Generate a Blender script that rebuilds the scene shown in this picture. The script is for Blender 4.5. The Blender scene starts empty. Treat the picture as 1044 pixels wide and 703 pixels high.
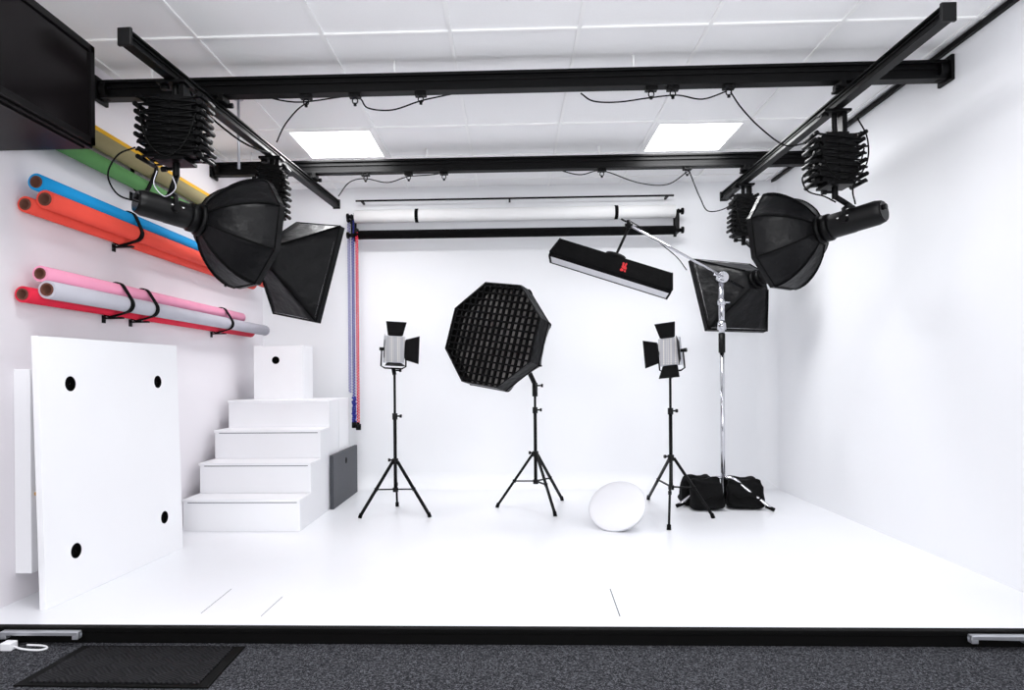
import bpy, bmesh, math, random
from mathutils import Vector, Matrix
random.seed(7)
V=Vector
S=bpy.context.scene
COL=S.collection
# ------------------------------------------------------------------ camera
F=700.0; TH=math.radians(2.0); RO=math.radians(0.5)
CAM=V((0,0,0.97))
fw=V((-math.sin(TH),math.cos(TH),0)); r0=V((math.cos(TH),math.sin(TH),0)); u0=V((0,0,1))
RT=r0*math.cos(RO)-u0*math.sin(RO); UP=u0*math.cos(RO)+r0*math.sin(RO)
CX,CY=496.6,384.2
cd=bpy.data.cameras.new("camera"); co=bpy.data.objects.new("camera",cd); COL.objects.link(co)
m=Matrix((RT,UP,-fw)).transposed().to_4x4(); m.translation=CAM; co.matrix_world=m
cd.sensor_width=36; cd.lens=36*F/1044; cd.shift_x=(522-CX)/1044; cd.shift_y=(CY-351.5)/1044
cd.clip_start=0.05; S.camera=co
S.view_settings.view_transform='Standard'
def ray(px,py): return fw+RT*((px-CX)/F)-UP*((py-CY)/F)
def PY(px,py,y): r=ray(px,py); return CAM+r*(y/r.y)
def PX(px,py,x): r=ray(px,py); return CAM+r*(x/r.x)
def PZ(px,py,z=0.0): r=ray(px,py); return CAM+r*((z-0.97)/r.z)
# room dimensions (m)
XL,XR,YB,ZC,YF,ZF,YE=-2.19,2.25,6.0,2.64,-1.6,-0.059,2.66
# ------------------------------------------------------------------ materials
def lin(c): return tuple(((x/255)/12.92 if x/255<=0.04045 else ((x/255+0.055)/1.055)**2.4) for x in c)
def mat(name,rgb,rough=0.5,metal=0,spec=0.5,noise=None,bump=None,emit=0,var=0.0,sheen=0):
    mt=bpy.data.materials.new(name); mt.use_nodes=True; nt=mt.node_tree; b=nt.nodes["Principled BSDF"]
    c=lin(rgb)+(1,)
    b.inputs["Base Color"].default_value=c; b.inputs["Roughness"].default_value=rough
    b.inputs["Metallic"].default_value=metal; b.inputs["Specular IOR Level"].default_value=spec
    tc=nt.nodes.new("ShaderNodeTexCoord")
    n=nt.nodes.new("ShaderNodeTexNoise"); n.inputs["Scale"].default_value=noise or 6.0; n.inputs["Detail"].default_value=4
    nt.links.new(tc.outputs["Object"],n.inputs["Vector"])
    mr=nt.nodes.new("ShaderNodeMapRange"); mr.inputs["From Min"].default_value=.3; mr.inputs["From Max"].default_value=.7
    mr.inputs["To Min"].default_value=1-var; mr.inputs["To Max"].default_value=1+var*0.3
    nt.links.new(n.outputs["Fac"],mr.inputs["Value"])
    mx=nt.nodes.new("ShaderNodeMix"); mx.data_type='RGBA'; mx.blend_type='MULTIPLY'; mx.inputs["Factor"].default_value=1
    mx.inputs["A"].default_value=c; nt.links.new(mr.outputs["Result"],mx.inputs["B"])
    nt.links.new(mx.outputs["Result"],b.inputs["Base Color"])
    if bump:
        n2=nt.nodes.new("ShaderNodeTexNoise"); n2.inputs["Scale"].default_value=bump[0]; n2.inputs["Detail"].default_value=3
        nt.links.new(tc.outputs["Object"],n2.inputs["Vector"])
        bp=nt.nodes.new("ShaderNodeBump"); bp.inputs["Strength"].default_value=bump[1]; bp.inputs["Distance"].default_value=bump[2]
        nt.links.new(n2.outputs["Fac"],bp.inputs["Height"]); nt.links.new(bp.outputs["Normal"],b.inputs["Normal"])
    if emit:
        b.inputs["Emission Color"].default_value=c; b.inputs["Emission Strength"].default_value=emit
    return mt
M={}
M['wall']=mat('painted_wall',(239,240,243),.55,spec=.3,noise=1.5,var=.01,bump=(60,.05,.002))
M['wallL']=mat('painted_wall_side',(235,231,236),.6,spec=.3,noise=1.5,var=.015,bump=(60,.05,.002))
M['floor']=mat('gloss_white_floor',(238,239,243),.28,spec=.4,noise=2.2,var=.02,bump=(3,.03,.004))
M['ceil']=mat('ceiling_tile',(250,250,251),.9,spec=.1,noise=90,var=.015,bump=(150,.15,.002))
M['tbar']=mat('ceiling_bar',(252,252,252),.5)
M['white']=mat('white_painted_board',(240,240,243),.4,noise=3,var=.01)
M['fabric']=mat('black_fabric',(10,10,12),.42,spec=.18,noise=14,var=.25,bump=(8,.7,.025))
M['fabric2']=mat('black_canvas',(10,10,11),.85,spec=.10,noise=30,var=.3,bump=(25,.5,.008))
M['bagcloth']=mat('black_bag_cloth',(9,9,10),.75,spec=.12,noise=20,var=.3,bump=(16,.6,.02))
M['black']=mat('black_metal',(6,6,7),.45,spec=.13,noise=20,var=.1)
M['plastic']=mat('black_plastic',(11,11,12),.42,spec=.2,noise=30,var=.1,bump=(200,.1,.001))
M['gloss']=mat('black_gloss',(9,7,8),.2,spec=.12,noise=3,var=.2)
M['cab']=mat('black_laminate',(7,6,7),.4,spec=.12,noise=8,var=.15)
M['rubber']=mat('rubber',(7,7,7),.75,spec=.10)
M['chrome']=mat('chrome',(205,205,210),.16,metal=1,noise=20,var=.05)
M['alu']=mat('aluminium',(200,202,208),.35,metal=.8,noise=40,var=.05)
M['rim']=mat('pale_grey_rim',(208,208,213),.5,spec=.3)
M['seam_shade']=mat('grey_seam_shadow',(120,120,126),.6,spec=.2)
M['diff']=mat('diffuser_cloth',(228,228,232),.8,spec=.2,bump=(20,.1,.004))
M['silver']=mat('silver_lining',(176,172,170),.5,metal=.2,spec=.3,bump=(40,.5,.01),noise=7,var=.75)
M['orange']=mat('coral_paper',(236,84,70),.7,spec=.15,var=.04)
M['blue']=mat('blue_paper',(28,150,215),.7,spec=.15,var=.04)
M['red']=mat('red_paper',(222,44,70),.7,spec=.15,var=.04)
M['pink']=mat('pink_paper',(240,160,190),.7,spec=.15,var=.04)
M['grey']=mat('pale_grey_paper',(190,189,199),.7,spec=.15,var=.04)
M['yellow']=mat('yellow_paper',(224,172,48),.7,spec=.15,var=.04)
M['green']=mat('green_paper',(98,150,92),.7,spec=.15,var=.04)
M['khaki']=mat('khaki_paper',(150,140,104),.7,spec=.15,var=.04)
M['paperw']=mat('white_paper',(247,247,247),.7,spec=.2,var=.01)
M['card']=mat('cardboard',(100,58,44),.8,var=.15)
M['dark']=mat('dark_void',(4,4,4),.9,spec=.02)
M['dgrey']=mat('dark_grey_board',(62,64,70),.6,noise=20,var=.08)
M['emblem']=mat('red_print',(205,24,32),.6)
M['mark']=mat('white_print',(220,220,220),.5)
M['cblue']=mat('blue_bead',(30,42,150),.4); M['cred']=mat('red_bead',(220,35,65),.4); M['cwhite']=mat('pale_bead',(150,150,195),.4)
M['amber']=mat('amber_plastic',(205,150,60),.4)
M['lamp']=mat('lamp_diffuser',(255,255,255),.5,emit=5.0,noise=60,var=.1)
def led_mat():
    mt=bpy.data.materials.new('led_array'); mt.use_nodes=True; nt=mt.node_tree; b=nt.nodes["Principled BSDF"]
    tc=nt.nodes.new("ShaderNodeTexCoord"); vo=nt.nodes.new("ShaderNodeTexVoronoi"); vo.inputs["Scale"].default_value=70; vo.inputs["Randomness"].default_value=0
    nt.links.new(tc.outputs["Object"],vo.inputs["Vector"]); cr=nt.nodes.new("ShaderNodeValToRGB")
    cr.color_ramp.elements[0].position=.25; cr.color_ramp.elements[0].color=(.75,.72,.66,1)
    cr.color_ramp.elements[1].position=.45; cr.color_ramp.elements[1].color=(.42,.42,.45,1)
    nt.links.new(vo.outputs["Distance"],cr.inputs["Fac"]); nt.links.new(cr.outputs["Color"],b.inputs["Base Color"])
    b.inputs["Roughness"].default_value=.25; return mt
M['led']=led_mat()
def carpet_mat():
    mt=bpy.data.materials.new('speckled_carpet'); mt.use_nodes=True; nt=mt.node_tree; b=nt.nodes["Principled BSDF"]
    tc=nt.nodes.new("ShaderNodeTexCoord"); vo=nt.nodes.new("ShaderNodeTexVoronoi"); vo.inputs["Scale"].default_value=240
    nz=nt.nodes.new("ShaderNodeTexNoise"); nz.inputs["Scale"].default_value=70; nz.inputs["Detail"].default_value=3
    nt.links.new(tc.outputs["Object"],vo.inputs["Vector"]); nt.links.new(tc.outputs["Object"],nz.inputs["Vector"])
    sp=nt.nodes.new("ShaderNodeSeparateColor"); nt.links.new(vo.outputs["Color"],sp.inputs["Color"])
    ad=nt.nodes.new("ShaderNodeMath"); ad.operation='MULTIPLY_ADD'; ad.inputs[1].default_value=.65; nt.links.new(sp.outputs[0],ad.inputs[0])
    sc=nt.nodes.new("ShaderNodeMath"); sc.operation='MULTIPLY'; sc.inputs[1].default_value=.5; nt.links.new(nz.outputs["Fac"],sc.inputs[0]); nt.links.new(sc.outputs[0],ad.inputs[2])
    cr=nt.nodes.new("ShaderNodeValToRGB")
    cr.color_ramp.elements[0].position=.20; cr.color_ramp.elements[0].color=(.009,.009,.010,1)
    cr.color_ramp.elements[1].position=.95; cr.color_ramp.elements[1].color=(.14,.142,.158,1)
    e=cr.color_ramp.elements.new(.6); e.color=(.034,.035,.040,1)
    nt.links.new(ad.outputs[0],cr.inputs["Fac"]); nt.links.new(cr.outputs["Color"],b.inputs["Base Color"])
    bp=nt.nodes.new("ShaderNodeBump"); bp.inputs["Strength"].default_value=.4; bp.inputs["Distance"].default_value=.002
    nt.links.new(ad.outputs[0],bp.inputs["Height"]); nt.links.new(bp.outputs["Normal"],b.inputs["Normal"])
    b.inputs["Roughness"].default_value=.95; b.inputs["Specular IOR Level"].default_value=.05; return mt
M['carpet']=carpet_mat()
def mat_mat():
    mt=bpy.data.materials.new('ribbed_mat'); mt.use_nodes=True; nt=mt.node_tree; b=nt.nodes["Principled BSDF"]
    tc=nt.nodes.new("ShaderNodeTexCoord"); ck=nt.nodes.new("ShaderNodeTexChecker"); ck.inputs["Scale"].default_value=14
    rot=nt.nodes.new("ShaderNodeMapping"); rot.inputs["Rotation"].default_value=(0,0,math.radians(45)); nt.links.new(tc.outputs["Object"],rot.inputs["Vector"])
    nt.links.new(rot.outputs["Vector"],ck.inputs["Vector"])
    w1=nt.nodes.new("ShaderNodeTexWave"); w1.inputs["Scale"].default_value=22; w1.bands_direction='X'
    w2=nt.nodes.new("ShaderNodeTexWave"); w2.inputs["Scale"].default_value=22; w2.bands_direction='Y'
    for w in (w1,w2): nt.links.new(rot.outputs["Vector"],w.inputs["Vector"])
    mx=nt.nodes.new("ShaderNodeMix"); mx.data_type='RGBA'
    nt.links.new(ck.outputs["Fac"],mx.inputs["Factor"]); nt.links.new(w1.outputs["Color"],mx.inputs["A"]); nt.links.new(w2.outputs["Color"],mx.inputs["B"])
    cr=nt.nodes.new("ShaderNodeValToRGB"); cr.color_ramp.elements[0].color=(.003,.003,.004,1); cr.color_ramp.elements[1].color=(.016,.016,.018,1)
    nt.links.new(mx.outputs["Result"],cr.inputs["Fac"]); nt.links.new(cr.outputs["Color"],b.inputs["Base Color"])
    bp=nt.nodes.new("ShaderNodeBump"); bp.inputs["Distance"].default_value=.004; nt.links.new(mx.outputs["Result"],bp.inputs["Height"]); nt.links.new(bp.outputs["Normal"],b.inputs["Normal"])
    b.inputs["Roughness"].default_value=.7; b.inputs["Specular IOR Level"].default_value=.12; return mt
M['mat']=mat_mat()
# ------------------------------------------------------------------ mesh builder
def frame(d,ref=V((0,0,1))):
    d=d.normalized()
    if abs(d.dot(ref))>.98: ref=V((1,0,0))
    a=ref.cross(d).normalized(); b=d.cross(a); return a,b
class MB:
    def __init__(s): s.v=[];s.f=[];s.m=[];s.s=[]
    def add(s,vs,fs,mi=0,sm=False):
        o=len(s.v); s.v+= [V(x) for x in vs]
        for f in fs: s.f.append([i+o for i in f]); s.m.append(mi); s.s.append(sm)
        return s
    def box(s,c,sz,R=None,mi=0):
        c=V(c); vs=[]
        for x in(-.5,.5):
            for y in(-.5,.5):
                for z in(-.5,.5):
                    p=V((x*sz[0],y*sz[1],z*sz[2])); vs.append(c+(R@p if R else p))
        return s.add(vs,[(0,1,3,2),(4,6,7,5),(0,4,5,1),(2,3,7,6),(0,2,6,4),(1,5,7,3)],mi)
    def bb(s,a,b,mi=0):
        a=V(a);b=V(b); return s.box((a+b)/2,(abs(b.x-a.x),abs(b.y-a.y),abs(b.z-a.z)),None,mi)
    def beam(s,p0,p1,w,h,ref=V((0,0,1)),mi=0):
        p0=V(p0);p1=V(p1); d=(p1-p0); a,b=frame(d,ref); R=Matrix((a,b,d.normalized())).transposed()
        return s.box((p0+p1)/2,(w,h,d.length),R,mi)
    def cyl(s,p0,p1,r0,r1=None,n=16,mi=0,caps=True,sm=True):
        p0=V(p0);p1=V(p1); r1=r0 if r1 is None else r1; a,b=frame(p1-p0); vs=[]
        for p,r in((p0,r0),(p1,r1)):
            for i in range(n):
                t=2*math.pi*i/n; vs.append(p+a*math.cos(t)*r+b*math.sin(t)*r)
        s.add(vs,[(i,(i+1)%n,n+(i+1)%n,n+i) for i in range(n)],mi,sm)
        if caps: s.add(vs,[tuple(range(n-1,-1,-1)),tuple(range(n,2*n))],mi,False)
        return s
    def pipe(s,p0,p1,ro,ri,n=24,mi=0):
        p0=V(p0);p1=V(p1); a,b=frame(p1-p0); vs=[]
        for p,r in((p0,ro),(p1,ro),(p1,ri),(p0,ri)):
            for i in range(n):
                t=2*math.pi*i/n; vs.append(p+a*math.cos(t)*r+b*math.sin(t)*r)
        for k in range(4):
            s.add(vs[k*n:(k+1)*n]+vs[((k+1)%4)*n:((k+1)%4+1)*n] if k<3 else vs[3*n:]+vs[:n],[(i,(i+1)%n,n+(i+1)%n,n+i) for i in range(n)],mi,k in(0,2))
        return s
    def lathe(s,p,d,prof,n=24,mi=0,closed=False,flat=False):
        d=V(d).normalized(); a,b=frame(d); vs=[]
        for (z,r) in prof:
            for i in range(n):
                t=2*math.pi*i/n; vs.append(V(p)+d*z+a*math.cos(t)*r+b*math.sin(t)*r)
        k=len(prof)
        fs=[(j*n+i,j*n+(i+1)%n,(j+1)*n+(i+1)%n,(j+1)*n+i) for j in range(k-1) for i in range(n)]
        s.add(vs,fs,mi,not flat)
        if closed: s.add(vs,[tuple(range(n-1,-1,-1)),tuple(range((k-1)*n,k*n))],mi)
        return s
    def tube(s,pts,r,n=8,mi=0):
        pts=[V(p) for p in pts]; k=len(pts); vs=[]; a=None
        for j,p in enumerate(pts):
            d=(pts[min(j+1,k-1)]-pts[max(j-1,0)]).normalized()
            if a is None: a,b=frame(d)
            else:
                a=(a-d*a.dot(d)).normalized(); b=d.cross(a)
            for i in range(n):
                t=2*math.pi*i/n; vs.append(p+a*math.cos(t)*r+b*math.sin(t)*r)
        s.add(vs,[(j*n+i,j*n+(i+1)%n,(j+1)*n+(i+1)%n,(j+1)*n+i) for j in range(k-1) for i in range(n)],mi,True)
        return s.add(vs,[tuple(range(n-1,-1,-1)),tuple(range((k-1)*n,k*n))],mi)
    def ell(s,c,rad,R=None,pw=1.0,nu=20,nv=12,mi=0,fn=None):
        vs=[];c=V(c)
        sp=lambda x:math.copysign(abs(x)**pw,x)
        for j in range(nv+1):
            ph=-math.pi/2+math.pi*j/nv
            for i in range(nu):
                t=2*math.pi*i/nu
                p=V((sp(math.cos(ph))*sp(math.cos(t))*rad[0],sp(math.cos(ph))*sp(math.sin(t))*rad[1],sp(math.sin(ph))*rad[2]))
                if fn: p=fn(p)
                vs.append(c+(R@p if R else p))
        return s.add(vs,[(j*nu+i,j*nu+(i+1)%nu,(j+1)*nu+(i+1)%nu,(j+1)*nu+i) for j in range(nv) for i in range(nu)],mi,True)
OR={}
def mkmesh(name,mb,mats,o):
    me=bpy.data.meshes.new(name); me.from_pydata([tuple(v-o) for v in mb.v],[],mb.f)
    for x in mats: me.materials.append(M[x])
    me.polygons.foreach_set('material_index',mb.m); me.polygons.foreach_set('use_smooth',mb.s); me.update()
    bm=bmesh.new(); bm.from_mesh(me); bmesh.ops.remove_doubles(bm,verts=bm.verts,dist=1e-5); bmesh.ops.recalc_face_normals(bm,faces=bm.faces); bm.to_mesh(me); bm.free()
    return me
def bevel(ob,w,seg=2):
    b=ob.modifiers.new('bevel','BEVEL'); b.width=w; b.segments=seg; b.limit_method='ANGLE'; b.angle_limit=math.radians(50)
def thing(name,label,cat,o,group=None):
    e=bpy.data.objects.new(name,None); e.empty_display_size=.1; COL.objects.link(e); e.location=o; OR[e]=V(o)
    e["label"]=label; e["category"]=cat
    if group: e["group"]=group
    return e
def part(par,name,mb,mats,bev=0,label=None):
    o=OR[par]; ob=bpy.data.objects.new(name,mkmesh(name,mb,mats,o)); COL.objects.link(ob); ob.parent=par; OR[ob]=o
    if bev: bevel(ob,bev)
    if label: ob["label"]=label
    return ob
def solo(name,label,cat,mb,mats,bev=0,group=None,kind=None):
    xs=[v.x for v in mb.v];ys=[v.y for v in mb.v];zs=[v.z for v in mb.v]
    o=V(((min(xs)+max(xs))/2,(min(ys)+max(ys))/2,min(zs)))
    ob=bpy.data.objects.new(name,mkmesh(name,mb,mats,o)); COL.objects.link(ob); ob.location=o; OR[ob]=o
    if bev: bevel(ob,bev)
    if label: ob["label"]=label
    if cat: ob["category"]=cat
    if group: ob["group"]=group
    if kind: ob["kind"]=kind
    return ob
def struct(name,mb,mats,label,bev=0): return solo(name,label,'room',mb,mats,bev,kind='structure')
def spline(pts,k=8):
    pts=[V(p) for p in pts]; P=[pts[0]*2-pts[1]]+pts+[pts[-1]*2-pts[-2]]; out=[]
    for i in range(1,len(P)-2):
        a,b,c,d=P[i-1:i+3]
        for j in range(k):
            t=j/k; out.append(.5*((2*b)+(c-a)*t+(2*a-5*b+4*c-d)*t*t+(3*b-a-3*c+d)*t**3))
    out.append(pts[-1]); return out
# ------------------------------------------------------------------ room shell
T=.1
struct('wall_back',MB().bb((XL-T,YB,ZF-T),(XR+T,YB+T,ZC+T)),['wall'],'seamless white painted studio end wall')
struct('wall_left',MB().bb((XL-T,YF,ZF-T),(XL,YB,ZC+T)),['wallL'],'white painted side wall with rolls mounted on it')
struct('wall_right',MB().bb((XR,YF,ZF-T),(XR+T,YB,ZC+T)),['wall'],'plain white painted side wall of the studio')
struct('ceiling',MB().bb((XL-T,YF,ZC),(XR+T,YB+T,ZC+T)),['ceil'],'suspended ceiling with pale square tiles')
struct('floor',MB().bb((XL,YE,ZF-.02),(XR,YB,0)),['floor'],'glossy white raised studio floor platform')
struct('floor_carpet',MB().bb((XL,YF,ZF-T),(XR,YE,ZF)),['carpet'],'dark grey speckled carpet below the platform')
# coves
def cove(p0,p1,a,b,r,name):
    mb=MB(); vs=[]; n=14
    for p in(V(p0),V(p1)):
        for i in range(n+1):
            t=math.pi/2*i/n
            vs.append(p+V(a)*r*(1-math.sin(t))+V(b)*r*(1-math.cos(t)))
    mb.add(vs,[(i,i+1,n+2+i,n+1+i) for i in range(n)],0,True)
    struct(name,mb,['wall'],'white curved cove joining the surfaces')
e=.0008
cove((XL,YB-e,e),(XR,YB-e,e),(0,-1,0),(0,0,1),.14,'trim_1')
cove((XR-e,YB-e,0),(XR-e,YB-e,ZC),(-1,0,0),(0,-1,0),.14,'trim_2')
# ceiling grid
g=MB(); PT=.62
xs=[-.28+PT*k for k in range(-3,5)]; ys=[4.54+PT*k for k in range(-9,3)]
for x in xs:
    if XL<x<XR: g.bb((x-.009,YF,ZC-.009),(x+.009,YB,ZC+.001))
for y in ys: g.bb((XL,y-.009,ZC-.0095),(XR,y+.009,ZC+.001))
struct('trim_3',g,['tbar'],'white metal ceiling grid bars')
g=MB().bb((XR-.022,1.5,ZC-.035),(XR,YB-.02,ZC-.010))
struct('trim_4',g,['black'],'black strip along the wall top')
# platform nosing
g=MB().bb((XL,YE-.022,ZF+.0),(XR,YE,-.012)).bb((XL,YE-.03,-.014),(XR,YE+.008,.0035))
struct('trim_5',g,['rubber'],'black rubber nosing on the platform edge',.003)
def ceiling_light(x,y):
    t=thing('ceiling_light_panel','square white ceiling light panel set in the tile grid','ceiling light',(x,y,ZC-.02),'ceiling light panels')
    w=PT/2-.0095
    f=MB()
    for a,b in(((-w,-w),(w,-w+.03)),((-w,w-.03),(w,w)),((-w,-w+.03),(-w+.03,w-.03)),((w-.03,-w+.03),(w,w-.03))):
        f.bb((x+a[0],y+a[1],ZC-.012),(x+b[0],y+b[1],ZC-.0))
    part(t,'frame',f,['tbar'])
    part(t,'diffuser',MB().bb((x-w+.03,y-w+.03,ZC-.008),(x+w-.03,y+w-.03,ZC-.001)),['lamp'])
for (x,y) in((-1.21,4.85),(1.27,4.85),(-1.21,2.37),(1.27,2.37),(-1.21,.51),(1.27,.51)): ceiling_light(x,y)
# floor seams
def seam(p,q,w=.004):
    a=PZ(*p);b=PZ(*q); mb=MB().beam(a+V((0,0,.0006)),b+V((0,0,.0006)),w,.0012,V((0,0,1)))
    struct('trim_%d'%seam.n,mb,['dgrey'],'thin dark seam line in the white floor'); seam.n+=1
seam.n=6
seam((205,625),(236,600),.0013); seam((266,628),(288,608),.0013); seam((622,600),(632,628),.004)
# ------------------------------------------------------------------ floor edge items
for a,b,side in((3,82,1),(988,1048,-1)):
    p=PY(a,643,YE-.04); q=PY(b,643,YE-.04)
    if q.x>XR-.01: q.x=XR-.01
    if p.x<XL+.01: p.x=XL+.01
    mb=MB().bb((p.x,YE-.058,-.018),(q.x,YE-.0305,-.004))
    x=q.x-.012 if side>0 else p.x+.012
    mb.bb((x-.012,YE-.058,-.034),(x+.012,YE-.0305,-.018)); x2=p.x+.012 if side>0 else q.x-.012
    mb.bb((x2-.012,YE-.058,-.034),(x2+.012,YE-.0305,-.018))
    solo('edge_handle','silver metal pull handle on the black platform edge','handle',mb,['alu'],.003,group='platform edge handles')
# mat
zm=ZF
c=[PZ(90,656,zm),PZ(254,656,zm),PZ(212,702,zm),PZ(13,700,zm)]
for q in c[:2]: q.y=min(q.y,YE-.06)
mt=thing('floor_mat','black ribbed rubber doormat lying on grey carpet','mat',(c[0].lerp(c[2],.5)))
def slab(qs,z0,z1):
    return MB().add([V((q.x,q.y,z0)) for q in qs]+[V((q.x,q.y,z1)) for q in qs],[(3,2,1,0),(4,5,6,7),(0,1,5,4),(1,2,6,5),(2,3,7,6),(3,0,4,7)])
part(mt,'border',slab(c,zm,zm+.006),['rubber'],.002)
cen=sum(c,V())/4; ci=[cen+(q-cen)*.88 for q in c]
part(mt,'ribbed_pad',slab(ci,zm+.005,zm+.010),['mat'])
# white plug cable
a=PY(9,654,2.57); a.z=zm
t=thing('extension_cable','white cable with plug lying beside the mat','cable',a)
part(t,'plug',MB().bb((a.x-.022,a.y-.02,zm),(a.x+.022,a.y+.02,zm+.030)),['white'],.004)
cz_=zm+.006
part(t,'cord',MB().tube(spline([a+V((.02,0,.012)),V((a.x+.06,a.y-.01,cz_)),V((a.x+.13,a.y-.02,cz_)),V((a.x+.15,a.y+.0,cz_)),V((a.x+.12,a.y+.022,cz_)),V((a.x+.05,a.y+.03,cz_))]),.004),['white'])
# ------------------------------------------------------------------ rails
def mk_rail(p0,p1,w,h,label,name='ceiling_rail',grp='black ceiling rails'):
    t=thing(name,label,'rail',(V(p0)+V(p1))/2,grp)
    mb=MB(); p0=V(p0);p1=V(p1); d=(p1-p0).normalized()
    side=d.cross(V((0,0,1))).normalized()
    def bm(o,wv,hv): 
        R=Matrix((side,V((0,0,1)),-d)).transposed(); mb.box((p0+p1)/2+o,(wv,hv,(p1-p0).length),R)
    bm(V((0,0,h*.42)),w,h*.16); bm(V((0,0,0)),w*.5,h*.8); bm(V((0,0,-h*.42)),w,h*.16); bm(V((0,0,h*.1)),w*.8,h*.1)
    part(t,'track',mb,['black'],.002)
    return t,d,side
ZR=2.515
for y in(3.6,5.0):
    t,d,s_=mk_rail((XL+.02,y,ZR),(XR-.02,y,ZR),.07,.095,'long black aluminium ceiling rail spanning wall to wall')
    for x,sg in((XL,1),(XR,-1)):
        part(t,'wall_plate',MB().bb((x,y-.06,ZR-.065),(x+sg*.018,y+.06,ZR+.065)).cyl((x+sg*.018,y,ZR),(x+sg*.06,y,ZR),.052,n=20),['black'],.004)
    for x in(-1.9,-.6,.65,1.95):
        part(t,'ceiling_bracket',MB().cyl((x,y,ZR+.045),(x,y,ZC-.001),.006),['tbar'],label='thin white ceiling hanger')
ZS=2.40
railL=((PZ(128,38,ZS)),(PZ(343,208,ZS)))
railR=((PZ(966,13,ZS)),(PZ(738,200,ZS)))
for a,b in(railL,railR):
    t,d,s_=mk_rail(a,b,.05,.06,'black sliding cross rail hung beneath the main rails','cross_rail','sliding cross rails')
    part(t,'end_cap',MB().beam(a-d*.012,a+d*.004,.06,.075),['plastic'],.003)
    part(t,'end_cap',MB().beam(b-d*.004,b+d*.012,.06,.075),['plastic'],.003)
    for y in(3.6,5.0):
        k=(y-a.y)/(b.y-a.y); p=a+(b-a)*k
        mb=MB().bb((p.x-.05,y-.055,ZS+.03),(p.x+.05,y+.055,ZS+.042)).bb((p.x-.045,y-.05,ZS+.042),(p.x-.02,y+.05,ZS+.07)).bb((p.x+.02,y-.05,ZS+.042),(p.x+.045,y+.05,ZS+.07))
        mb.cyl((p.x-.07,y-.03,ZS+.035),(p.x-.05,y-.03,ZS+.035),.014).cyl((p.x+.05,y+.03,ZS+.035),(p.x+.07,y+.03,ZS+.035),.014)
        part(t,'trolley',mb,['black'],.002)
def rx(rail,y):
    a,b=rail; return a.x+(b.x-a.x)*(y-a.y)/(b.y-a.y)
# small rail clips
def clip(px,y):
    x=PY(px,100,y).x; z=ZR-.0475
    t=thing('cable_trolley','small black cable trolley hanging from the ceiling rail','trolley',(x,y,z-.06),'cable trolleys on the rails')
    part(t,'carriage',MB().bb((x-.03,y-.02,z-.018),(x+.03,y+.02,z+.001)).cyl((x-.018,y-.026,z-.008),(x-.018,y+.026,z-.008),.009,n=10).cyl((x+.018,y-.026,z-.008),(x+.018,y+.026,z-.008),.009,n=10),['black'],.001)
    pts=[V((x+.014*math.sin(q),y,z-.034+.016*math.cos(q))) for q in [math.pi*2*i/14 for i in range(15)]]
    part(t,'hook',MB().tube(pts,.0035,6).cyl((x,y,z-.06),(x,y,z-.046),.008,n=10),['black'])
for px in(312,362,429,664,686,743): clip(px,3.6)
for px in(372,416,452,613,700): clip(px,5.0)
def cable(pts,r=.004,label='thin black power cable drooping from the ceiling rails',m_='rubber'):
    solo('power_cable',label,'cable',MB().tube(spline(pts),r,7),[m_],group='rail power cables')
cable([PY(*p,3.66) for p in((248,92),(300,104),(360,98),(375,110),(400,112),(428,103),(450,98),(480,92))])
cable([PY(*p,3.7) for p in((282,145),(290,128),(303,112),(314,104))])
cable([PY(*p,3.66) for p in((592,95),(605,103),(630,104),(660,100),(690,97),(716,101),(741,93))])
cable([PY(745,94,3.66),PY(756,110,3.62),PY(775,130,3.66),PY(800,148,3.7),PY(822,146,3.72)])
cable([PY(*p,5.06) for p in((345,200),(356,186),(372,182),(395,186),(416,180),(440,178),(470,174))])
cable([PY(*p,5.06) for p in((560,170),(590,178),(614,174),(650,186),(680,188),(702,174))])
cable([PY(*p,5.04) for p in((702,172),(708,188),(714,202),(722,215),(740,212),(752,200))])
cable([PY(484,82,3.66),PY(490,76,3.66),PY(498,79,3.66),PY(508,84,3.66)],.005)
cable([PY(545,80,3.66),PY(553,73,3.66),PY(561,80,3.66)],.004)
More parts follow.
